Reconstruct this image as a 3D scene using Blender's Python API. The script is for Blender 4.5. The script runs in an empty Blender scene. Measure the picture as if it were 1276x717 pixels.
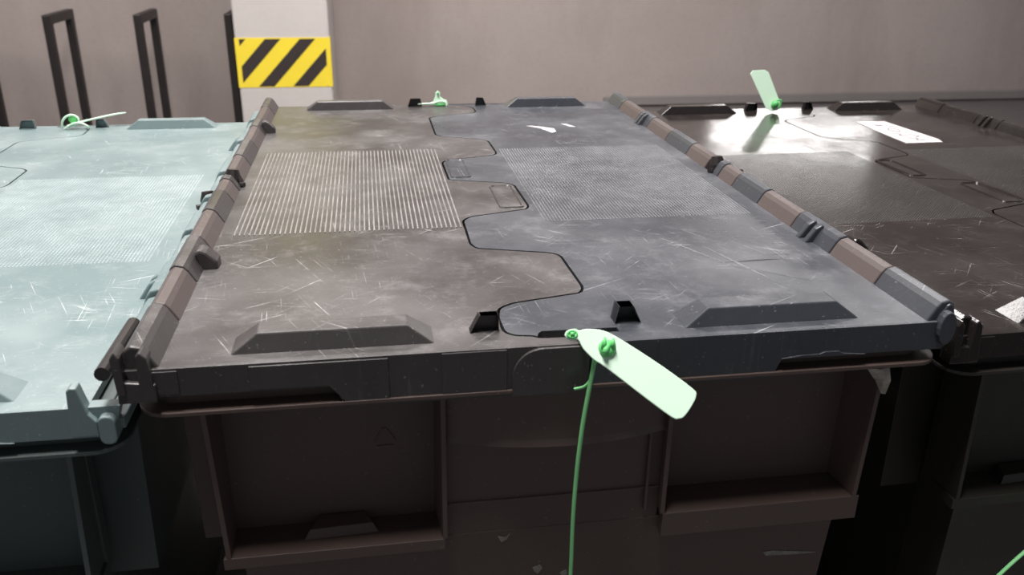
import bpy, bmesh, math, random
from mathutils import Vector, Matrix
random.seed(7)
SC = bpy.context.scene
COL = SC.collection

# ------------------------------------------------------------------ camera
cd = bpy.data.cameras.new('camera'); cam = bpy.data.objects.new('camera', cd); COL.objects.link(cam)
cd.sensor_width = 36; cd.lens = 1077/1276*36; cd.clip_start = .01
cam.matrix_world = Matrix(((0.986982, 0.049424, -0.153051, -0.084985),
                           (-0.160347, 0.376342, -0.9125, -0.346777),
                           (0.0125, 0.925162, 0.379368, 0.172753), (0, 0, 0, 1)))
cd.dof.use_dof = True; cd.dof.focus_distance = .52; cd.dof.aperture_fstop = 17
SC.camera = cam
# ------------------------------------------------------------------ light
w = bpy.data.worlds.new('garage_air'); SC.world = w; w.use_nodes = True
w.node_tree.nodes['Background'].inputs[0].default_value = (.86, .90, 1, 1)
w.node_tree.nodes['Background'].inputs[1].default_value = .20
def area(name, loc, target, sx, sy, power, col=(1, .965, .95)):
    l = bpy.data.lights.new(name, 'AREA'); l.shape = 'RECTANGLE'; l.size = sx; l.size_y = sy
    l.energy = power; l.color = col
    o = bpy.data.objects.new(name, l); COL.objects.link(o); o.location = loc
    d = Vector(target)-Vector(loc); o.rotation_euler = d.to_track_quat('-Z', 'Y').to_euler()
    return o
area('ceiling_strip_light', (-.1, 1.45, 1.42), (-.1, 1.80, 0), 3.4, .25, 64)
area('ceiling_strip_light_overhead', (-.25, .02, 1.42), (-.1, .05, 0), .7, .2, 34)
area('wall_lamp', (1.58, 3.0, .59), (.5, .4, 0), .75, .05, 1.9, (1, .98, .96))
area('wall_lamp_low', (1.50, 3.0, .445), (.5, .4, 0), .30, .035, .45, (1, .98, .96))
SC.view_settings.view_transform = 'Standard'; SC.view_settings.look = 'None'
SC.view_settings.exposure = .18; SC.view_settings.gamma = 1; SC.view_settings.use_curve_mapping = False

# ------------------------------------------------------------------ materials
class NT:
    def __init__(s, name):
        s.m = bpy.data.materials.new(name); s.m.use_nodes = True; s.t = s.m.node_tree
        s.b = s.t.nodes['Principled BSDF']; s.tc = s.n('ShaderNodeTexCoord')
    def n(s, k, **kw):
        x = s.t.nodes.new(k)
        for a, v in kw.items():
            setattr(x, a, v)
        return x
    def l(s, a, b): s.t.links.new(a, b)
    def noise(s, scale, det=4, rough=.6, mscale=None, rot=0, loc=(0, 0, 0), dist=0):
        mp = s.n('ShaderNodeMapping'); s.l(s.tc.outputs['Object'], mp.inputs[0])
        mp.inputs['Rotation'].default_value = (0, 0, rot); mp.inputs['Location'].default_value = loc
        if mscale:
            m2 = s.n('ShaderNodeMapping'); m2.inputs['Scale'].default_value = mscale
            s.l(mp.outputs[0], m2.inputs[0]); mp = m2
        x = s.n('ShaderNodeTexNoise'); x.inputs['Scale'].default_value = scale
        x.inputs['Detail'].default_value = det; x.inputs['Roughness'].default_value = rough
        x.inputs['Distortion'].default_value = dist
        s.l(mp.outputs[0], x.inputs['Vector']); return x.outputs[0]
    def ramp(s, src, a, b, va=0, vb=1):
        r = s.n('ShaderNodeMapRange'); s.l(src, r.inputs[0])
        for i, v in zip((1, 2, 3, 4), (a, b, va, vb)): r.inputs[i].default_value = v
        return r.outputs[0]
    def math(s, op, a, b):
        x = s.n('ShaderNodeMath', operation=op)
        for i, v in enumerate((a, b)):
            if isinstance(v, (int, float)): x.inputs[i].default_value = v
            else: s.l(v, x.inputs[i])
        x.use_clamp = op == 'ADD'
        return x.outputs[0]
    def mix(s, f, a, b):
        x = s.n('ShaderNodeMixRGB')
        if isinstance(f, (int, float)): x.inputs[0].default_value = f
        else: s.l(f, x.inputs[0])
        for i, v in ((1, a), (2, b)):
            if isinstance(v, tuple): x.inputs[i].default_value = v+(1,) if len(v) == 3 else v
            else: s.l(v, x.inputs[i])
        return x.outputs[0]
    def bump(s, h, strength, dist=.001):
        b = s.n('ShaderNodeBump'); b.inputs['Strength'].default_value = strength; b.inputs['Distance'].default_value = dist
        s.l(h, b.inputs['Height']); s.l(b.outputs[0], s.b.inputs['Normal'])

def plastic(name, base, worn, rough=.38, scratch=.5, dust=.35, spec=.5, wave=.25):
    k = NT(name)
    blot = k.noise(9, 5, .6)
    patch = k.ramp(k.noise(14, 6, .7, loc=(3, 1, 0)), .50, .64)
    patch2 = k.ramp(k.noise(22, 6, .7, loc=(7, 5, 0)), .50, .64)
    tot = None
    for i, (rot, sc) in enumerate(((.05, 120), (1.5, 150), (.7, 120), (-.5, 100), (2.3, 140), (.25, 170), (1.15, 130))):
        s1 = k.ramp(k.noise(sc*6, 2, .5, mscale=(.022, 1, .022), rot=rot, loc=(i*.37, i*.61, 0), dist=.1), .655, .73)
        s1 = k.math('MULTIPLY', s1, patch if i % 2 else patch2)
        tot = s1 if tot is None else k.math('ADD', tot, s1)
    # wear and dust on upward faces; their top light is painted in too
    gm = k.n('ShaderNodeNewGeometry'); sp = k.n('ShaderNodeSeparateXYZ'); k.l(gm.outputs['Normal'], sp.inputs[0])
    up = k.ramp(sp.outputs[2], .75, .95, .12, 1)
    tot = k.math('MULTIPLY', k.math('MULTIPLY', tot, scratch), up)
    speck = k.math('MULTIPLY', k.ramp(k.noise(420, 3, .7), .66, .74), .35)
    haze = k.math('MULTIPLY', k.math('ADD', k.math('MULTIPLY', k.ramp(blot, .42, .66), .7), k.math('MULTIPLY', k.ramp(k.noise(34, 8, .78, loc=(2, 9, 0)), .52, .70), .8)), dust)
    haze = k.math('MULTIPLY', haze, up)
    c = k.mix(haze, base, worn)
    c = k.mix(k.math('ADD', tot, speck), c, tuple(min(1, v*2.3+.10) for v in worn))
    k.l(c, k.b.inputs['Base Color'])
    r = k.math('ADD', k.ramp(blot, .3, .75, rough-.07, rough+.13), k.math('MULTIPLY', tot, .3))
    k.l(r, k.b.inputs['Roughness'])
    k.b.inputs['Specular IOR Level'].default_value = spec
    h = k.math('ADD', k.math('MULTIPLY', k.noise(16, 2, .5), wave), k.math('MULTIPLY', k.noise(500, 2, .5), .04))
    h = k.math('SUBTRACT', h, k.math('MULTIPLY', tot, .1))
    k.bump(h, .55, .0022)
    return k.m

def plain(name, col, rough=.5, var=.15, scale=20, trans=0):
    k = NT(name)
    c = k.mix(k.ramp(k.noise(scale, 4), .35, .65), tuple(v*(1-var) for v in col), tuple(min(1, v*(1+var)) for v in col))
    k.l(c, k.b.inputs['Base Color']); k.b.inputs['Roughness'].default_value = rough
    if trans:
        k.b.inputs['Subsurface Weight'].default_value = trans
        k.b.inputs['Subsurface Radius'].default_value = (.002, .004, .002)
        k.b.inputs['Subsurface Scale'].default_value = .5
    return k.m

def concrete(name, a, b, stain, rough=.85, sc=1.0):
    k = NT(name)
    c = k.mix(k.ramp(k.noise(1.1*sc, 6, .62), .35, .68), a, b)
    c = k.mix(k.math('MULTIPLY', k.ramp(k.noise(2.4*sc, 5, .6, mscale=(1, 1, .35), loc=(4, 2, 1)), .48, .70), .5), c, stain)
    c = k.mix(k.math('MULTIPLY', k.ramp(k.noise(60*sc, 3, .6), .5, .8), .25), c, stain)
    k.l(c, k.b.inputs['Base Color']); k.b.inputs['Roughness'].default_value = rough
    k.bump(k.noise(40*sc, 5), .25, .004)
    return k.m

M = {}
M['left_lid'] = plastic('grey_brown_lid_plastic', (.054, .048, .047), (.26, .247, .243), .33, .55, .5, wave=.15)
M['right_lid'] = plastic('blue_grey_lid_plastic', (.050, .054, .064), (.23, .235, .25), .31, .5, .5, wave=.15)
M['body'] = plastic('dark_brown_body_plastic', (.098, .068, .058), (.115, .085, .073), .45, .03, .3, wave=.06)
M['knuckle'] = plastic('red_brown_hinge_plastic', (.098, .076, .071), (.17, .145, .138), .42, .4, .4)
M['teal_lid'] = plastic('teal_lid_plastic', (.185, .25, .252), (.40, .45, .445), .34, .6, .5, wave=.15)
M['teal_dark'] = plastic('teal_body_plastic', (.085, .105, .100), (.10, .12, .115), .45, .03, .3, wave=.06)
M['black_lid'] = plastic('black_lid_plastic', (.022, .018, .017), (.095, .083, .078), .13, .45, .35, wave=.07)
M['black_body'] = plastic('black_body_plastic', (.034, .030, .025), (.045, .041, .034), .42, .03, .3, wave=.06)
M['wall'] = concrete('rough_wall_render', (.45, .385, .362), (.38, .32, .30), (.28, .225, .205))
M['pillar'] = concrete('smooth_pillar_paint', (.60, .555, .525), (.56, .515, .49), (.50, .455, .43), .6)
M['yellow_paint'] = plain('yellow_paint', (.60, .56, .16), .5, .04)
M['tape_yellow'] = plain('tape_yellow', (.93, .72, .05), .4, .02)
M['tape_black'] = plain('tape_black', (.045, .035, .032), .4, .05)
M['ledge'] = concrete('grey_ledge_paint', (.17, .155, .155), (.14, .13, .13), (.11, .10, .10), .6)
M['skirting'] = concrete('grey_skirting_paint', (.27, .245, .235), (.24, .22, .21), (.2, .18, .17), .6)
M['floor'] = concrete('garage_floor', (.22, .21, .20), (.18, .17, .16), (.12, .11, .11), .7)
M['ceiling'] = concrete('garage_ceiling', (.55, .52, .5), (.5, .47, .45), (.4, .37, .35), .9)
M['hoop'] = plain('black_painted_steel', (.018, .014, .013), .45)
M['tag'] = plain('pale_green_plastic', (.74, 1.0, .77), .45, .02, 20, .0)
M['lit_worn_rib'] = plain('lit_worn_rib_plastic', (.30, .28, .27), .4, .3, 60)  # worn rib tops; the light they catch is painted in as a paler tone
M['pale_dot'] = plain('pale_grip_plastic', (.15, .152, .162), .4, .35, 60)  # grip dots, each a tone paler than its lid base
M['teal_dot'] = plain('teal_grip_plastic', (.38, .45, .45), .4, .2, 60)
M['black_dot'] = plain('black_grip_plastic', (.030, .026, .025), .3, .3, 60)
M['green'] = plain('green_plastic', (.14, .60, .18), .4, .08, 60)
M['strap'] = plain('mid_green_plastic', (.25, .68, .28), .45, .06, 60)
M['paper'] = plain('white_paper', (.66, .62, .63), .8, .03)
M['ink'] = plain('faded_ink', (.22, .20, .22), .7)
M['scuff'] = plain('pale_scuff', (.26, .235, .215), .7, .2, 300)
M['film'] = plain('torn_clear_tape', (.42, .37, .31), .25, .35, 120)
M['pin'] = plain('dark_hinge_pin', (.035, .030, .030), .3)

# ------------------------------------------------------------------ helpers
OX, OY, OZ = 0, .2985, 0
def link(name, bm, mat, parent=None, bevel=0, seg=1, smooth=False, off=(0, 0, 0)):
    me = bpy.data.meshes.new(name)
    bmesh.ops.recalc_face_normals(bm, faces=bm.faces[:])
    bm.to_mesh(me); bm.free()
    o = bpy.data.objects.new(name, me); COL.objects.link(o)
    me.materials.append(mat); o.parent = parent; o.location = off
    if bevel:
        md = o.modifiers.new('bevel', 'BEVEL'); md.width = bevel; md.segments = seg; md.limit_method = 'ANGLE'; md.angle_limit = .6
        md.harden_normals = False
    if smooth:
        for p in me.polygons: p.use_smooth = True
    return o
def tag(o, label=None, cat=None, group=None, kind=None):
    for k, v in (('label', label), ('category', cat), ('group', group), ('kind', kind)):
        if v: o[k] = v
    return o
def box(bm, x0, x1, y0, y1, z0, z1, tx=0, ty=0):
    # tx, ty: how far the bottom is drawn in at each side
    vs = [bm.verts.new(p) for p in ((x0+tx, y0+ty, z0), (x1-tx, y0+ty, z0), (x1-tx, y1-ty, z0), (x0+tx, y1-ty, z0),
                                    (x0, y0, z1), (x1, y0, z1), (x1, y1, z1), (x0, y1, z1))]
    for f in ((0, 3, 2, 1), (4, 5, 6, 7), (0, 1, 5, 4), (1, 2, 6, 5), (2, 3, 7, 6), (3, 0, 4, 7)):
        bm.faces.new([vs[i] for i in f])
def prism(bm, pts, axis, a, b, shrink=None):
    """extrude polygon pts (2D) from a to b along axis ('x','y','z')"""
    def P(p, t):
        return (t, p[0], p[1]) if axis == 'x' else (p[0], t, p[1]) if axis == 'y' else (p[0], p[1], t)
    A = [bm.verts.new(P(p, a)) for p in pts]; B = [bm.verts.new(P(p, b)) for p in (shrink or pts)]
    n = len(pts)
    bm.faces.new(A); bm.faces.new(B[::-1])
    for i in range(n):
        bm.faces.new((A[i], B[i], B[(i+1) % n], A[(i+1) % n]))
def rrect(x0, x1, y0, y1, r, n=4):
    out = []
    for cx, cy, a0 in ((x1-r, y1-r, 0), (x0+r, y1-r, 90), (x0+r, y0+r, 180), (x1-r, y0+r, 270)):
        for i in range(n+1):
            a = math.radians(a0+90*i/n); out.append((cx+r*math.cos(a), cy+r*math.sin(a)))
    return out
def tube(bm, pts, r, n=8, flat=1.0, cap=True):
    pts = [Vector(p) for p in pts]; rings = []
    up = Vector((0, 0, 1)); prev = None
    for i, p in enumerate(pts):
        d = (pts[min(i+1, len(pts)-1)]-pts[max(i-1, 0)]).normalized()
        if prev is None:
            u = d.cross(up)
            if u.length < .05: u = d.cross(Vector((0, 1, 0)))
        else:
            u = prev-d*prev.dot(d)
        u.normalize(); prev = u; v = d.cross(u)
        rr = r[i] if isinstance(r, (list, tuple)) else r
        rings.append([bm.verts.new(p+u*rr*math.cos(2*math.pi*k/n)+v*rr*flat*math.sin(2*math.pi*k/n)) for k in range(n)])
    for a, b in zip(rings, rings[1:]):
        for k in range(n): bm.faces.new((a[k], b[k], b[(k+1) % n], a[(k+1) % n]))
    if cap: bm.faces.new(rings[0]); bm.faces.new(rings[-1][::-1])
def spline(pts, n=6):
    pts = [Vector(p) for p in pts]; out = []
    for i in range(len(pts)-1):
        p0, p1, p2, p3 = pts[max(i-1, 0)], pts[i], pts[i+1], pts[min(i+2, len(pts)-1)]
        for k in range(n):
            t = k/n
            out.append(.5*((2*p1)+(p2-p0)*t+(2*p0-5*p1+4*p2-p3)*t*t+(3*p1-p0-3*p2+p3)*t**3))
    out.append(pts[-1]); return out

def roundpath(P, r):
    out = [P[0]]
    for i in range(1, len(P)-1):
        a, b, c = Vector(P[i-1]), Vector(P[i]), Vector(P[i+1])
        d1 = min(r, (a-b).length*.45); d2 = min(r, (c-b).length*.45)
        s = b+(a-b).normalized()*d1; e = b+(c-b).normalized()*d2
        for k in range(4):
            t = k/3; q = (1-t)**2*s+2*t*(1-t)*b+t*t*e; out.append((q.x, q.y))
    out.append(P[-1]); return out
def offset(P, d):
    out = []
    for i, p in enumerate(P):
        a = Vector(P[max(i-1, 0)]); b = Vector(P[min(i+1, len(P)-1)])
        t = (b-a).normalized(); out.append((p[0]-t.y*d, p[1]+t.x*d))
    return out
NEAR = [(.0095, .0062), (-.0125, .0068), (-.0150, .0092), (-.0235, .0105), (-.0279, .0150), (-.0284, .0326), (-.0262, .0430),
        (-.0186, .0485), (.0193, .0575), (.0218, .0645), (.0203, .1138), (.0159, .1189), (-.0262, .1319), (-.0292, .1400),
        (-.0287, .1860), (-.0230, .1939), (.0170, .2063), (.0194, .2124), (.0183, .2669), (.0140, .2730), (-.0283, .2865),
        (-.0287, .3400), (-.0241, .3480), (.0172, .3615), (.0198, .3680), (.0190, .4145), (.0130, .4210), (-.0200, .4370),
        (-.0258, .4450), (-.0258, .5234), (-.0197, .5310), (.0218, .5462), (.0250, .5530), (.0240, .5751), (.0190, .5830),
        (-.0090, .5900), (-.0105, .5950)]
PATH = roundpath(NEAR, .0035)
HY = [(0.0, .0475, 'f'), (.0485, .0965, 'b'), (.0975, .1470, 'f'), (.148, .1985, 'b'), (.1995, .2440, 'f'), (.245, .2720, 'b'),
      (.2735, .2830, 'f'), (.3000, .3440, 'b'), (.345, .399, 'f'), (.4, .4545, 'b'), (.4555, .489, 'f'), (.49, .551, 'b'), (.552, .597, 'f')]

def knuckle(s, a, b, kind, mat, parent, yaw_j=0, tall=0.0):
    bm = bmesh.new()
    prof = [(.1785, -.0005), (.1830, .0072+tall), (.1850, .0094+tall), (.1890, .0104+tall), (.1920, .0085+tall), (.1933, .0040), (.1933, -.0125), (.1785, -.0125)]
    if kind == 'b': prof = [(x-.0003, z-.0005) for x, z in prof]
    prism(bm, [(s*x, z) for x, z in prof], 'y', a, b)
    return link('hinge_knuckle', bm, mat, parent, .0009, 2)

def skirt(bm, s, front=True, sx=1):
    """flap end wall; s=-1 left flap, +1 right flap"""
    lo, hi = ((-.1925, .0093) if s < 0 else (.0105, .1925)) if front else ((-.1925, -.0112) if s < 0 else (-.0098, .1925))
    if not front: pass
    if s < 0: poly = [(lo, -.0001), (lo+.004, -.0135), (-.1065, -.0137), (-.1018, -.0245), (hi, -.0247), (hi, -.0001)]
    else: poly = [(lo, -.0001), (lo, -.0247), (.1008, -.0245), (.1050, -.0143), (hi-.004, -.0150), (hi, -.0001)]
    if front: prism(bm, poly, 'y', -.0018, .0045)
    else: prism(bm, poly, 'y', .5925, .5985)

def ridge(x0, x1, yb, far, s, mat, parent, dx=.0125, d=.019, h=.0086):
    """raised stacking block; yb = edge nearest the lid end"""
    bm = bmesh.new()
    if far: y0, y1 = yb-d, yb; t0, t1 = y0+.0028, y1-.006
    else: y0, y1 = yb, yb+d; t0, t1 = y0+.0030, y1-.0035
    B = [bm.verts.new(p) for p in ((x0, y0, -.0005), (x1, y0, -.0005), (x1, y1, -.0005), (x0, y1, -.0005))]
    T = [bm.verts.new(p) for p in ((x0+dx, t0, h), (x1-dx, t0, h), (x1-dx, t1, h), (x0+dx, t1, h))]
    bm.faces.new(B[::-1]); bm.faces.new(T)
    for i in range(4): bm.faces.new((B[i], B[(i+1) % 4], T[(i+1) % 4], T[i]))
    return link('stacking_block', bm, mat, parent, .0007, 2)

def lug(x0, x1, t0, t1, y0, y1, mat, parent, h=.0088):
    bm = bmesh.new()
    prism(bm, [(x0, -.0005), (x1, -.0005), (t1, h), (t0, h)], 'y', y0, y1)
    bm.faces.ensure_lookup_table()
    f = [f for f in bm.faces if all(abs(v.co.y-y0) < 1e-6 for v in f.verts)]
    r = bmesh.ops.inset_region(bm, faces=f, thickness=.0011)
    for v in f[0].verts: v.co.y += (y1-y0)*.8
    return link('seal_lug', bm, mat, parent, .0003)

def dots(x0, x1, y0, y1, pitch, h, mat, parent, ribs=False):
    bm = bmesh.new()
    nx = int((x1-x0)/pitch); ny = int((y1-y0)/pitch)
    if ribs:
        for i in range(nx+1):
            x = x0+i*pitch
            k = .30*pitch*.5*2*.5
            sl = (.006*(1-i/nx))
            prism(bm, [(x-.00055, .0), (x-.00022, h), (x+.00022, h), (x+.00055, .0)], 'y', y0, y1)
    else:
        r = pitch*.36
        for i in range(nx):
            for j in range(ny):
                x = x0+(i+.5)*pitch; y = y0+(j+.5)*pitch
                a = [bm.verts.new((x-r, y, 0)), bm.verts.new((x, y-r, 0)), bm.verts.new((x+r, y, 0)), bm.verts.new((x, y+r, 0))]
                t = bm.verts.new((x, y, h))
                for q in range(4): bm.faces.new((a[q], a[(q+1) % 4], t))
    return tag(link('grip_ribs' if ribs else 'grip_pattern', bm, mat, parent), kind='stuff')

def flap(s, mat, parent, kn, pattern, off, pocket=True, worn_end=False):
    bm = bmesh.new()
    if s < 0:
        p = offset(PATH, .0006)
        poly = [(-.1795, -.0008), (.0093, -.0008)]+p+[(-.0112, .5935), (-.1795, .5935)]
    else:
        p = offset(PATH, -.0009)
        # leave the seal slot open in front of the flap tongue
        p = [(x, y) for x, y in p if not (y < .0104 and x > -.0130)]
        poly = [(.1795, -.0008), (.0105, -.0008), (.0105, .0088), (.0262, .0088), (.0262, .0132), (-.0105, .0138), (-.0125, .0106)]+p+[(-.0098, .5935), (.1795, .5935)]
    prism(bm, poly, 'z', -.0042, 0)
    skirt(bm, s); skirt(bm, s, False)
    if s < 0:   # raised panels and tab on the end wall
        prism(bm, [(-.1418, -.0012), (-.1418, -.0125), (-.1085, -.0128), (-.1000, -.0232), (-.0822, -.0232), (-.0822, -.0012)], 'y', -.0027, -.001)
        box(bm, -.1845, -.1712, -.0025, -.001, -.0122, -.0012)
        prism(bm, [(-.0585, -.0008), (-.0585, -.0232), (-.0290, -.0234), (-.0290, -.0008)], 'y', -.0024, -.001)
        tab = [(.0092, -.0008), (-.0125, -.0008)]+[(-.0125-.0140*math.sin(a), -.0148+.0140*math.cos(a)) for a in [i*math.pi/20 for i in range(1, 11)]]+[(-.0265, -.0243), (.0092, -.0243)]
        prism(bm, tab, 'y', -.0034, -.001)
    else:
        box(bm, .0415, .0420, -.0022, -.001, -.0232, -.001)
        prism(bm, [(.1040, -.0145), (.1150, -.0132), (.1235, -.0132), (.1260, -.0122), (.1335, -.0122), (.1360, -.0135), (.1480, -.0148)], 'y', -.0026, -.001)
    o = link('lid_flap', bm, mat, parent, .0007, 2, off=off)
    # hinge knuckles of the flap
    for a, b, k in HY:
        if worn_end: a = max(a, .052)
        if k == 'f' and b > a: knuckle(s, a+(.0012 if worn_end else 0), b-(.0012 if worn_end else 0), k, mat, o, tall=.0022 if worn_end else 0)
    # end fork and stop bumps at the hinge
    bm = bmesh.new()
    if s < 0:
        prism(bm, [(-.1955, -.010), (-.1965, .0075), (-.1945, .0105), (-.1925, .0075), (-.1920, -.010)], 'y', -.0055, .006)
        prism(bm, [(-.1868, -.014), (-.1862, .0080), (-.1845, .0095), (-.1820, .0070), (-.1800, -.0135)], 'y', -.0050, .0035)
        prism(bm, [(-.1960, -.0145), (-.1955, -.0040), (-.1800, -.0060), (-.1800, -.0145)], 'y', -.0045, .004)
    elif worn_end:
        prism(bm, [(.1715, -.0130), (.1730, .0095), (.1745, .0108), (.1770, .0105), (.1800, -.0020), (.1830, -.0060), (.1830, -.0130)], 'y', -.0045, .0020)
        prism(bm, rrect(.1835, .1905, -.0165, -.0030, .003), 'y', -.0060, .0040)
        box(bm, .1780, .1925, .0010, .0520, -.0130, -.0075)
    else:
        prism(bm, [(.1880+.0045*math.cos(a), -.0030+.0088*math.sin(a)) for a in [i*math.pi/8 for i in range(16)]], 'y', -.0045, .004)
        prism(bm, [(.1893+.0038*math.cos(a), -.0030+.0118*math.sin(a)) for a in [i*math.pi/8 for i in range(16)]], 'y', -.0010, .009)
    link('hinge_end', bm, mat, o, .0006, 2)
    if s < 0:
        for yy, q in ((.122, 1), (.470, .6)):
            bm = bmesh.new(); prism(bm, [(-.1810, -.001), (-.1830, .0095), (-.1800, .0115), (-.1765, .0098), (-.1710, .0045), (-.1710, -.001)], 'y', yy-.006*q, yy+.006*q)
            link('hinge_stop', bm, mat, o, .0015, 2)
    else:
        for yy in (.119, .128, .470, .478):
            bm = bmesh.new(); prism(bm, [(.1735, -.0005), (.1800, .0085), (.1840, .0108), (.1860, .0095), (.1850, .0)], 'y', yy-.0022, yy+.0022)
            link('hinge_stop', bm, mat, o, .001, 2)
    # stacking blocks
    if s < 0:
        ridge(-.1510, -.0603, .0074, False, s, mat, o); ridge(-.1500, -.0585, .5915, True, s, mat, o)
        lug(-.0440, -.0300, -.0392, -.0305, .0150, .0215, mat, o)
        lug(-.0440, -.0290, -.0412, -.0302, .5840, .5905, mat, o, .008)
    else:
        ridge(.0575, .1480, .0074, False, s, mat, o); ridge(.0595, .1485, .5915, True, s, mat, o)
        lug(.0262, .0395, .0280, .0352, .0165, .0260, mat, o)
        lug(.0285, .0405, .0298, .0370, .5840, .5905, mat, o, .008)
    # shallow pocket rims on the fingers
    if pocket:
        bm = bmesh.new()
        x0, x1, y0, y1 = (-.0260, -.0100, .2910, .3470) if s > 0 else (-.0010, .0165, .2090, .2660)
        out = rrect(x0, x1, y0, y1, .003); inn = rrect(x0+.0022, x1-.0022, y0+.0025, y1-.0025, .002)
        n = len(out)
        A = [bm.verts.new((p[0], p[1], -.0002)) for p in out]; T = [bm.verts.new(((p[0]*.7+q[0]*.3), (p[1]*.7+q[1]*.3), .0009)) for p, q in zip(out, inn)]
        T2 = [bm.verts.new(((p[0]*.4+q[0]*.6), (p[1]*.4+q[1]*.6), .0009)) for p, q in zip(out, inn)]
        I = [bm.verts.new((p[0], p[1], -.0002)) for p in inn]
        for i in range(n):
            j = (i+1) % n
            bm.faces.new((A[i], A[j], T[j], T[i])); bm.faces.new((T[i], T[j], T2[j], T2[i])); bm.faces.new((T2[i], T2[j], I[j], I[i]))
        link('pocket_rim', bm, mat, o)
    gm = {'teal_lid_plastic': M['teal_dot'], 'black_lid_plastic': M['black_dot']}.get(mat.name, M['pale_dot'])
    if pattern == 'ribs': dots(-.1700, -.0305, .172, .386, .00302, .0005, M['lit_worn_rib'], o, True)
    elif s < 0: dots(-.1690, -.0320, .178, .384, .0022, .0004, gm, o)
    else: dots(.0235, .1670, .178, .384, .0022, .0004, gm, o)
    return o

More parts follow.
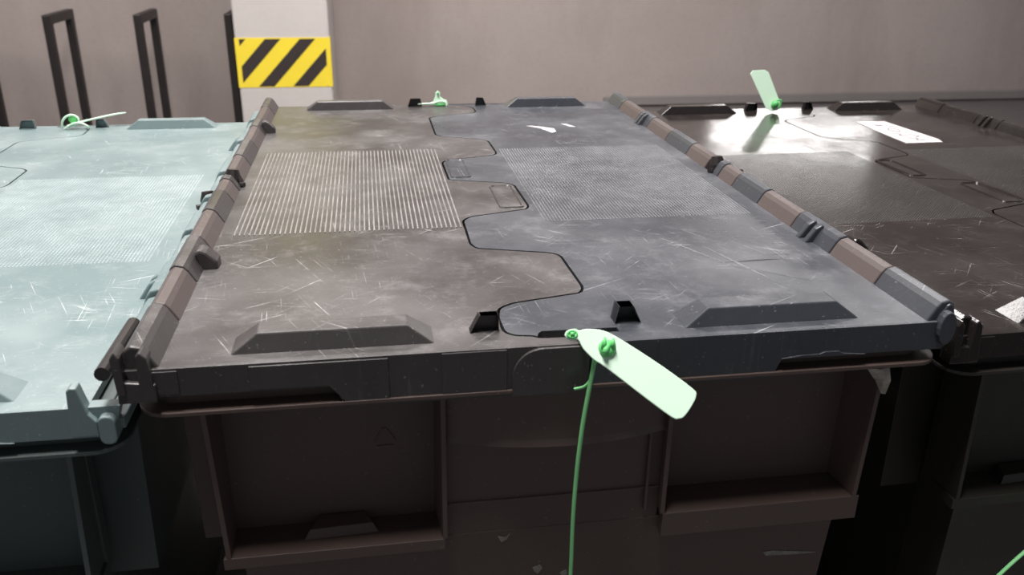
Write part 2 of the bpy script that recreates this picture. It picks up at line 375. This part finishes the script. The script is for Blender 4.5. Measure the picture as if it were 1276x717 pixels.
def body(mat, kmat, parent, off, H, marks=True):
    bm = bmesh.new()
    zb = -H+.0005
    # core, set back behind the grip recesses
    box(bm, -.1585, .1585, .0370, .5600, zb, -.0120, .016, .016)
    # lower front wall and centre column in front of the core
    def slab(x0, x1, z0, z1, y0t, y0b, yb=.045):
        w = [bm.verts.new(p) for p in ((x0+ (.010 if x0 < -.1 and z0 < -.2 else 0), y0b, z0), (x1-(.010 if x1 > .1 and z0 < -.2 else 0), y0b, z0), (x1-(.010 if x1 > .1 and z0 < -.2 else 0), yb+.02, z0), (x0+(.010 if x0 < -.1 and z0 < -.2 else 0), yb+.02, z0),
                                       (x0, y0t, z1), (x1, y0t, z1), (x1, yb, z1), (x0, yb, z1))]
        for f in ((0, 3, 2, 1), (4, 5, 6, 7), (0, 1, 5, 4), (1, 2, 6, 5), (2, 3, 7, 6), (3, 0, 4, 7)): bm.faces.new([w[i] for i in f])
    slab(-.1570, .1570, zb, -.1115, .0125, .0270)
    slab(-.0580, .0545, -.1125, -.0240, .0115, .0128)
    # collar at the sides, set back
    box(bm, -.1845, .1845, .0450, .5520, -.1260, -.0120, .003, .002)
    # rim: wall behind the slot and lip
    prism(bm, rrect(-.1850, .1850, .0060, .5910, .010), 'z', -.0225, -.0060)
    prism(bm, rrect(-.1915, .1915, -.0030, .6000, .014, 6), 'z', -.0232, -.0212)
    # recess frames: outer walls, floor and divider, drawn in toward the back
    for x0, x1, lo, fl in ((-.1640, -.0590, -.1080, .0065), (.0560, .1640, -.1050, .0145)):
        def wall(a, b, c, d, t):   # (x,z) pairs: front edge a-b, back edge c-d, thickness t to the outside
            F = [(a[0], .0055, a[1]), (b[0], .0055, b[1]), (d[0], .0315, d[1]), (c[0], .0315, c[1])]
            G = [(p[0]+t[0], p[1], p[2]+t[1]) for p in F]
            V = [bm.verts.new(p) for p in F+G]
            for f in ((0, 1, 2, 3), (7, 6, 5, 4), (0, 4, 5, 1), (1, 5, 6, 2), (2, 6, 7, 3), (3, 7, 4, 0)): bm.faces.new([V[i] for i in f])
        e = .0024
        bi = .0040 if x1 > .1 else .0015   # the outer wall slopes in toward the back
        bo = .0015
        wall((x0, -.0240), (x0+.003*(x0 < 0), lo), (x0+bo, -.0240), (x0+bo+.001, lo), (-e, 0))
        wall((x1, -.0240), (x1-.003*(x1 > .1), lo), (x1-bi, -.0240), (x1-bi-.001, lo), (e, 0))
        wall((x0-.001, lo), (x1+.001, lo), (x0+.001, lo-.001), (x1-.001, lo-.001), (0, -fl))
        box(bm, x0+.001, x1-.001, .0300, .0375, -.112, -.022)
        # upper step in the back wall
        box(bm, x0+.006, x1-.006, .0280, .0320, -.0420, -.0240)
    # grip tab low on the left back wall
    prism(bm, [(-.1275, .0150), (-.1215, .0290), (-.0955, .0290), (-.0905, .0165)], 'z', -.1085, -.1040,
          shrink=[(-.1245, .0175), (-.1195, .0290), (-.0975, .0290), (-.0935, .0190)])
    # bowed band between the recesses
    n = 14
    for z0, z1, dep in ((-.0535, -.0245, .0090),):
        rows = []
        for i in range(n+1):
            t = i/n; x = -.0585+.1135*t; q = 1-(2*t-1)**2; y = .0085-dep*q
            rows.append([bm.verts.new(p) for p in ((x, .0125, z0-.0022*t-.0008*q), (x, y, z0-.0022*t-.0008*q), (x, y+.001, z0+.003-.0022*t), (x, y+.0015, z1), (x, .0125, z1))])
        for a, b in zip(rows, rows[1:]):
            for k in range(4): bm.faces.new((a[k], a[k+1], b[k+1], b[k]))
        bm.faces.new(rows[0]); bm.faces.new(rows[-1][::-1])
    # thin rib beside the right recess and the parting line under the band
    box(bm, .0460, .0475, .0095, .0125, -.1050, -.0580)
    box(bm, -.0560, .0540, .0112, .0118, -.0925, -.0915)
    # small moulded triangle on the left recess back wall
    for (ax, az), (bx, bz) in (((-.0905, -.0640), (-.0860, -.0560)), ((-.0850, -.0560), (-.0800, -.0640)), ((-.0895, -.0665), (-.0810, -.0665))):
        dx, dz = bx-ax, bz-az; L = math.hypot(dx, dz); nx, nz = -dz/L*.0006, dx/L*.0006
        prism(bm, [(ax+nx, az+nz), (bx+nx, bz+nz), (bx-nx, bz-nz), (ax-nx, az-nz)], 'y', .0295, .0302)
    o = link('container_body', bm, mat, parent, .0009, 2, off=off)
    for s in (-1, 1):
        for a, b, k in HY:
            if k == 'b': knuckle(s, a, b, k, kmat, o)
        bm = bmesh.new()   # black catch on the hinge rail
        tube(bm, [(s*.1855, .2880, -.004), (s*.1850, .2880, .0060), (s*.1845, .2890, .0120)], [.0062, .0060, .0040], 10)
        tube(bm, [(s*.1800, .2850, .0015), (s*.1770, .2835, .0015)], .0022, 8)
        link('hinge_catch', bm, M['hoop'], o)
    if marks:
        for pts in ([(-.0305, -.1150), (-.0262, -.1160), (-.0240, -.1135), (-.0255, -.1175), (-.0285, -.1190)],
                    [(-.0115, -.1385), (-.0075, -.1370), (-.0060, -.1395), (-.0085, -.1430), (-.0105, -.1412)],
                    [(.0035, -.1440), (.0070, -.1420), (.0078, -.1455), (.0050, -.1470)],
                    [(.1190, -.1440), (.1250, -.1437), (.1500, -.1475), (.1510, -.1482), (.1400, -.1480), (.1210, -.1468)]):
            bm = bmesh.new()
            def sy(z): return .0125+(-.1115-z)/(H-.112)*.0145-.0003
            A = [bm.verts.new((x, sy(z), z)) for x, z in pts]; B = [bm.verts.new((x, sy(z)+.0006, z)) for x, z in pts]
            bm.faces.new(A); bm.faces.new(B[::-1])
            for i in range(len(pts)): bm.faces.new((A[i], B[i], B[(i+1) % len(pts)], A[(i+1) % len(pts)]))
            tag(link('scrape_mark', bm, M['scuff'], o), 'pale scraped mark on the lower front wall')
    return o

PLAT = -.3800
def crate(name_label, cx, dy, z, yaw, mats, patterns, marks=False, worn_end=False):
    H = z-PLAT
    root = bpy.data.objects.new('storage_crate', None); COL.objects.link(root)
    root.location = (cx, OY+dy, PLAT); root.rotation_euler = (0, 0, yaw); root.empty_display_size = .1
    tag(root, name_label, 'crate', 'lidded storage crates in a row')
    off = (0, -OY, H)
    b = body(mats[0], mats[3], root, off, H, marks)
    f1 = flap(-1, mats[1], root, None, patterns[0], off)
    f2 = flap(1, mats[2], root, None, patterns[1], off, worn_end=worn_end)
    return root, b, f1, f2

# ------------------------------------------------------------------ setting
FL, CE, WY = -1.12, 1.48, 3.10
def struct(name, bm, mat, parent=None, bevel=0):
    o = link(name, bm, mat, parent, bevel)
    if parent is None: o['kind'] = 'structure'
    return o
bm = bmesh.new(); box(bm, -3.5, 4.5, WY, WY+.15, FL, CE); struct('wall_back', bm, M['wall'])
bm = bmesh.new(); box(bm, -3.5, 4.5, -3.0, WY+.15, FL-.1, FL); struct('floor', bm, M['floor'])
bm = bmesh.new(); box(bm, -3.5, 4.5, -3.0, WY+.15, CE, CE+.1); struct('ceiling', bm, M['ceiling'])
bm = bmesh.new(); box(bm, .86, 4.5, 2.35, WY, FL, -.482); struct('trim_1', bm, M['ledge'], bevel=.01)
bm = bmesh.new(); box(bm, .86, 4.5, WY-.015, WY, -.474, -.437); struct('trim_2', bm, M['skirting'], bevel=.003)
bm = bmesh.new(); box(bm, -.70, .74, .0, .62, FL, PLAT); struct('trim_3', bm, M['floor'], bevel=.01)

# pillar with hazard tape
PX0, PX1, PY = -.4990, -.2010, 2.62
bm = bmesh.new(); box(bm, PX0, PX1, PY, WY, FL, CE)
pil = link('concrete_pillar', bm, M['pillar'], None, .006, 2)
tag(pil, 'pale painted square pillar with black and yellow hazard band', 'pillar')
bm = bmesh.new(); box(bm, PX0-.002, PX1+.002, PY-.002, WY-.001, .30, .95)
tag(link('paint_band', bm, M['yellow_paint'], pil), 'yellow painted band higher up')
TZ0, TZ1 = -.3055, -.148
bm = bmesh.new()
box(bm, PX0-.001, PX1+.0015, PY-.0015, PY+.05, TZ0, TZ1)
tape = tag(link('hazard_tape', bm, M['tape_yellow'], pil), 'black and yellow diagonal hazard tape')
def clip(poly, f):
    out = []
    for i in range(len(poly)):
        a, b = poly[i], poly[(i+1) % len(poly)]
        fa, fb = f(a), f(b)
        if fa >= 0: out.append(a)
        if fa*fb < 0:
            t = fa/(fa-fb); out.append((a[0]+(b[0]-a[0])*t, a[1]+(b[1]-a[1])*t))
    return out
for u in (-.535, -.168, .200, .567, .934):
    P = [(u, 0), (u+.165, 0), (u+.165+.495, 1), (u+.495, 1)]
    for f in (lambda p: p[0]-.045, lambda p: .955-p[0], lambda p: p[1]-.02, lambda p: .975-p[1]): 
        if P: P = clip(P, f)
    if len(P) < 3: continue
    bm = bmesh.new(); prism(bm, [(PX0+p[0]*(PX1-PX0), TZ0+p[1]*(TZ1-TZ0)) for p in P], 'y', PY-.0023, PY-.0010)
    link('tape_stripe', bm, M['tape_black'], pil)

# steel hoops standing on the floor, square to the wall
def hoop(x, yf, yb, top, label, t=.03):
    bm = bmesh.new()
    prism(bm, [(yf, FL), (yf+t, FL), (yf+t, top-t), (yb-t, top-t), (yb-t, FL), (yb, FL), (yb, top), (yf, top)], 'x', x-.012, x+.012)
    o = link('steel_hoop', bm, M['hoop'], None, .003, 2)
    tag(o, label, 'hoop', 'black steel hoops in front of the wall'); return o
hoop(-1.073, 2.68, 2.93, -.083, 'black square-tube steel hoop, the widest-looking one, second from left edge')
hoop(-.801, 2.68, 2.93, -.0815, 'black square-tube steel hoop midway between its neighbour and the pillar')
hoop(-.522, 2.68, 2.93, -.0795, 'black steel hoop seen edge on, against the left side of the pillar')
hoop(-1.350, 2.68, 2.93, -.083, 'black steel hoop cut off by the left edge of the picture')

# ------------------------------------------------------------------ crates
A, Ab, Al, Ar = crate('dark grey-brown lidded crate in the middle with green tag hanging at its front', 0, 0, 0, 0,
      (M['body'], M['left_lid'], M['right_lid'], M['knuckle']), ('ribs', 'dots'), True)
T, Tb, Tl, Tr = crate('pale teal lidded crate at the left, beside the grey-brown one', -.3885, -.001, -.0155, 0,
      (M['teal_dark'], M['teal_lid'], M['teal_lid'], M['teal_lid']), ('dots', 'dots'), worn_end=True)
B, Bb, Bl, Br = crate('glossy black lidded crate at the right with a white paper label on its lid', .3915, .012, -.0135, math.radians(.9),
      (M['black_body'], M['black_lid'], M['black_lid'], M['black_lid']), ('dots', 'dots'))
Al['label'] = 'brownish grey lid half'; Ar['label'] = 'bluish grey lid half'
# crossing crease marks pressed in the right lid half
bm = bmesh.new()
for (x0, y0), (x1, y1), wd in (((.1085, .0880), (.1500, .0560), .0011), ((.1080, .1230), (.1290, .0560), .0013), ((.1060, .0900), (.1540, .0920), .0007), ((.0870, .1400), (.1160, .0800), .0009)):
    d = Vector((x1-x0, y1-y0)).normalized(); n = Vector((-d.y, d.x))*wd
    a = [bm.verts.new((x0, y0, 0)), bm.verts.new(((x0+x1)/2-n.x, (y0+y1)/2-n.y, 0)), bm.verts.new((x1, y1, 0)), bm.verts.new(((x0+x1)/2+n.x, (y0+y1)/2+n.y, 0))]
    t = bm.verts.new(((x0+x1)/2, (y0+y1)/2, .0005))
    for q in range(4): bm.faces.new((a[q], a[(q+1) % 4], t))
link('crease_mark', bm, M['right_lid'], Ar)

# hinge pin beside the teal lid
bm = bmesh.new(); tube(bm, [(.1885, -.0045, .0165), (.1885, .050, .0150)], .0032, 12)
link('hinge_pin', bm, M['pin'], T, off=(0, -OY, -.0155-PLAT))

# ------------------------------------------------------------------ seals, labels, scraps
def plate(name, pts, nrm, th, mat, parent=None, bevel=.0004, seg=2):
    n = Vector(nrm).normalized()*th
    bm = bmesh.new()
    F = [bm.verts.new(p) for p in pts]; G = [bm.verts.new(Vector(p)-n) for p in pts]
    bm.faces.new(F); bm.faces.new(G[::-1])
    for i in range(len(F)): bm.faces.new((F[i], G[i], G[(i+1) % len(F)], F[(i+1) % len(F)]))
    return link(name, bm, mat, parent, bevel, seg)
def empty(name, loc, label, cat, group=None):
    o = bpy.data.objects.new(name, None); COL.objects.link(o); o.location = loc; o.empty_display_size = .01
    return tag(o, label, cat, group)
def child(o, root): o.location = -root.location; o.parent = root; return o

S1 = empty('security_seal', (.003, .006, 0), 'pale green plastic seal with a broad tag and long strap, front of middle crate', 'seal', 'green plastic seals')
FLAG = [(-0.0045, -0.0094, 0.0084), (-0.0034, -0.0084, 0.0099), (-0.0008, -0.008, 0.0106), (0.0023, -0.0086, 0.0101), (0.0056, -0.0085, 0.0105), (0.0117, -0.0092, 0.01), (0.0165, -0.0107, 0.0084), (0.0236, -0.014, 0.0046), (0.0375, -0.0211, -0.0037), (0.0499, -0.0282, -0.0121), (0.0512, -0.0302, -0.0147), (0.0488, -0.0326, -0.018), (0.0446, -0.0352, -0.0218), (0.0419, -0.0356, -0.0226), (0.0388, -0.0349, -0.0219), (0.0282, -0.0289, -0.0148), (0.0123, -0.0195, -0.0036), (0.0077, -0.0171, -0.0009), (0.0032, -0.0138, 0.0033), (0.0012, -0.011, 0.0068), (-0.0025, -0.0111, 0.0063)]
c = spline(FLAG+[FLAG[0]], 3)[:-1]
child(plate('tag', c, (-.05, -.8, .6), .0011, M['tag']), S1)
N1 = Vector((-.05, -.8, .6)).normalized()
bm = bmesh.new()   # nub with two prongs
p = Vector((.0138, -.0145, .0032))
tube(bm, [p, p+N1*.0016, p+N1*.0026], [.0040, .0037, .0020], 14)
up = Vector((.0, .6, .8)).normalized(); sx = Vector((1, 0, 0))
for dx, hh in ((-.0016, .0045), (.0022, .0038)):
    tube(bm, [p+N1*.0018+sx*dx, p+N1*.0030+sx*dx+up*hh*.5, p+N1*.0032+sx*(dx+.0006)+up*hh], [.0016, .0012, .0004], 8)
tube(bm, [p+N1*.002+up*.001, p+N1*.0034-sx*.0022-up*.0026], [.0014, .0013], 8)
child(link('locking_nub', bm, M['green'], smooth=True), S1)
bm = bmesh.new()   # eyelet
q = Vector((-.0012, -.0095, .0086))+N1*.0003
ring = [q+(sx*math.cos(a)*.0021+up*math.sin(a)*.0015) for a in [i*math.pi/8 for i in range(17)]]
tube(bm, ring, .0006, 6, cap=False)
tube(bm, [q+N1*.0002-sx*.0008, q+N1*.0003+sx*.0010], .0010, 8)
child(link('eyelet', bm, M['green'], smooth=True), S1)
bm = bmesh.new()
tube(bm, spline([(.0125, -.0128, .0030), (.0100, -.0138, .0), (.0087, -.0138, -.0032), (.0078, -.0138, -.0092), (.0065, -.0138, -.0193), (.0047, -.0135, -.0359), (.0031, -.0130, -.062), (.0024, -.0128, -.0895), (.0026, -.0125, -.122), (.0022, -.011, -.165), (.0035, -.009, -.205)]), .00125, 8, .7)
child(link('strap', bm, M['strap'], smooth=True), S1)
bm = bmesh.new()
tube(bm, spline([(.0060, -.0080, .0060), (.0088, -.0110, .0), (.0087, -.0118, -.006), (.0077, -.0122, -.0128), (.0049, -.0120, -.0167), (.0005, -.0110, -.0182)]), .0010, 8, .7)
tube(bm, spline([(.0060, -.0080, .0060), (.0045, -.0030, .0045), (.0040, .0060, .0030), (.0040, .0100, .0000), (.0040, .0112, -.003)]), .0012, 8, .7)
child(link('loop', bm, M['strap'], smooth=True), S1)

# upright seal on the black crate
S2 = empty('security_seal', (.371, .590, -.0135), 'pale green plastic seal standing upright at the back of the black crate', 'seal', 'green plastic seals')
F3 = [(0.3435, 0.5949, 0.0288), (0.3464, 0.5958, 0.0322), (0.3608, 0.596, 0.0329), (0.3657, 0.5953, 0.0303), (0.3798, 0.587, -0.002), (0.379, 0.585, -0.0099), (0.3712, 0.5843, -0.0124), (0.3634, 0.585, -0.0096)]
child(plate('tag', F3, (0, -.97, .25), .0011, M['tag']), S2)
bm = bmesh.new(); tube(bm, [(.3725, .5840, -.0045), (.3725, .5815, -.0055)], [.0048, .0030], 12)
tube(bm, spline([(.3700, .5850, -.0020), (.3790, .5835, .0005), (.3785, .5840, -.0085)]), .0011, 8)
child(link('locking_nub', bm, M['green'], smooth=True), S2)

# seal with a pointed strap on the teal crate
S3 = empty('security_seal', (-.383, .584, -.0155), 'pale green looped plastic seal with pointed strap, back of teal crate', 'seal', 'green plastic seals')
bm = bmesh.new()
tube(bm, spline([(-.3915, .583, -.0140), (-.3895, .581, -.0075), (-.3848, .580, -.0028), (-.3790, .580, -.0015), (-.3745, .581, -.0048), (-.3760, .582, -.0105), (-.3850, .580, -.0130)]), [.0011]*37, 8)
tube(bm, spline([(-.3880, .578, -.0150), (-.3800, .576, -.0100), (-.3720, .575, -.0085), (-.3655, .575, -.0115), (-.3640, .577, -.0155)]), .0011, 8)
child(link('loop', bm, M['tag'], smooth=True), S3)
bm = bmesh.new()
tube(bm, spline([(-.3850, .579, -.0120), (-.3736, .579, -.0088), (-.3538, .581, -.0046), (-.3378, .583, -.0018), (-.3284, .583, -.0006)]), [.0016]*18+[.0014]*4+[.0012, .0010, .0006], 8, .6)
child(link('strap', bm, M['tag'], smooth=True), S3)
bm = bmesh.new(); tube(bm, [(-.3800, .5835, -.0060), (-.3800, .580, -.0060)], [.0042, .0036], 12)
child(link('locking_nub', bm, M['green'], smooth=True), S3)

# small seal at the back of the middle crate
S4 = empty('security_seal', (-.011, .587, 0), 'small pale green seal with a round eyelet, back of middle crate', 'seal', 'green plastic seals')
F4 = [(-.0215, .588, .0010), (-.0205, .588, .0030), (-.0165, .588, .0045), (-.0145, .588, .0100), (-.0140, .588, .0140), (-.0115, .588, .0160), (-.0090, .588, .0140), (-.0092, .588, .0098), (-.0055, .588, .0070), (-.0020, .588, .0055), (-.0005, .588, .0005)]
child(plate('tag', F4, (0, -1, 0), .0015, M['tag']), S4)
bm = bmesh.new()
tube(bm, spline([(-.0330, .5875, .0022), (-.0260, .5865, .0026), (-.0170, .5862, .0030), (-.0100, .5860, .0052), (-.0040, .5862, .0040), (-.0025, .586, .0)]), .0010, 8)
child(link('strap', bm, M['tag'], smooth=True), S4)
bm = bmesh.new(); tube(bm, [(-.0116, .5875, .0135), (-.0116, .5860, .0135)], .0010, 10); tube(bm, [(-.0145, .5870, .0012), (-.0040, .5868, .0012)], .0016, 8)
child(link('locking_nub', bm, M['green'], smooth=True), S4)

# strap hanging at the front of the black crate
bm = bmesh.new()
tube(bm, spline([(.236, -.004, -.190), (.2561, -.002, -.1660), (.2718, .000, -.1512), (.292, .002, -.134), (.318, .003, -.112), (.346, .004, -.080), (.369, .005, -.048), (.3735, .0055, -.030)]), .0012, 8, .7)
o = link('seal_strap', bm, M['strap'], smooth=True)
tag(o, 'thin green strap slanting up the front of the black crate, bottom right corner', 'strap')

# paper label on the black lid
ZB = -.0135
bm = bmesh.new()
L4 = [(.4395, .5225), (.4725, .5215), (.4775, .4330), (.4740, .4200), (.4345, .4190), (.4360, .4800)]
prism(bm, L4, 'z', ZB+.0001, ZB+.0005)
lab = tag(link('paper_label', bm, M['paper']), 'white oblong paper label with faint handwriting on the black lid', 'label')
bm = bmesh.new()
def stroke(pts, z=ZB+.0007): tube(bm, spline([(x, y, z) for x, y in pts], 4), .0006, 5, .4)
stroke([(.451, .478), (.456, .486), (.462, .480), (.459, .470), (.453, .470), (.451, .478)])
stroke([(.447, .498), (.457, .500), (.450, .505)]); stroke([(.463, .497), (.468, .488)])
stroke([(.445, .462), (.452, .458), (.447, .452), (.455, .450)]); stroke([(.458, .455), (.466, .448), (.459, .442)])
stroke([(.448, .440), (.458, .436), (.452, .431), (.462, .430)])
link('handwriting', bm, M['ink'], lab)

# torn paper flakes on the middle lid
bm = bmesh.new(); prism(bm, [(.0645, .4735), (.0740, .4700), (.0885, .4590), (.0880, .4440), (.0830, .4400), (.0760, .4600)], 'z', .0001, .0006)
tag(link('paper_flake', bm, M['paper']), 'larger torn white paper flake on the far right of the middle lid', 'paper scrap', 'torn paper flakes')
bm = bmesh.new(); prism(bm, [(.1000, .4800), (.1055, .4770), (.1110, .4640), (.1060, .4650)], 'z', .0001, .0006)
tag(link('paper_flake', bm, M['paper']), 'smaller torn white paper flake, right of the larger one', 'paper scrap', 'torn paper flakes')
# torn tape under the right end of the rim
bm = bmesh.new()
P = [(.1545, .005, -.0262), (.1600, .0015, -.0262), (.1665, .0035, -.0265), (.1672, .0015, -.0330), (.1678, .0045, -.0425), (.1640, .0030, -.0410), (.1610, .0048, -.0345), (.1575, .0020, -.0310)]
V = [bm.verts.new(p) for p in P]; c = bm.verts.new((.1632, .0010, -.0320))
for i in range(8): bm.faces.new((V[i], V[(i+1) % 8], c))
o = link('tape_scrap', bm, M['film']); md = o.modifiers.new('t', 'SOLIDIFY'); md.thickness = .0004
tag(o, 'crumpled torn scrap of tape under the right end of the middle rim', 'tape scrap')
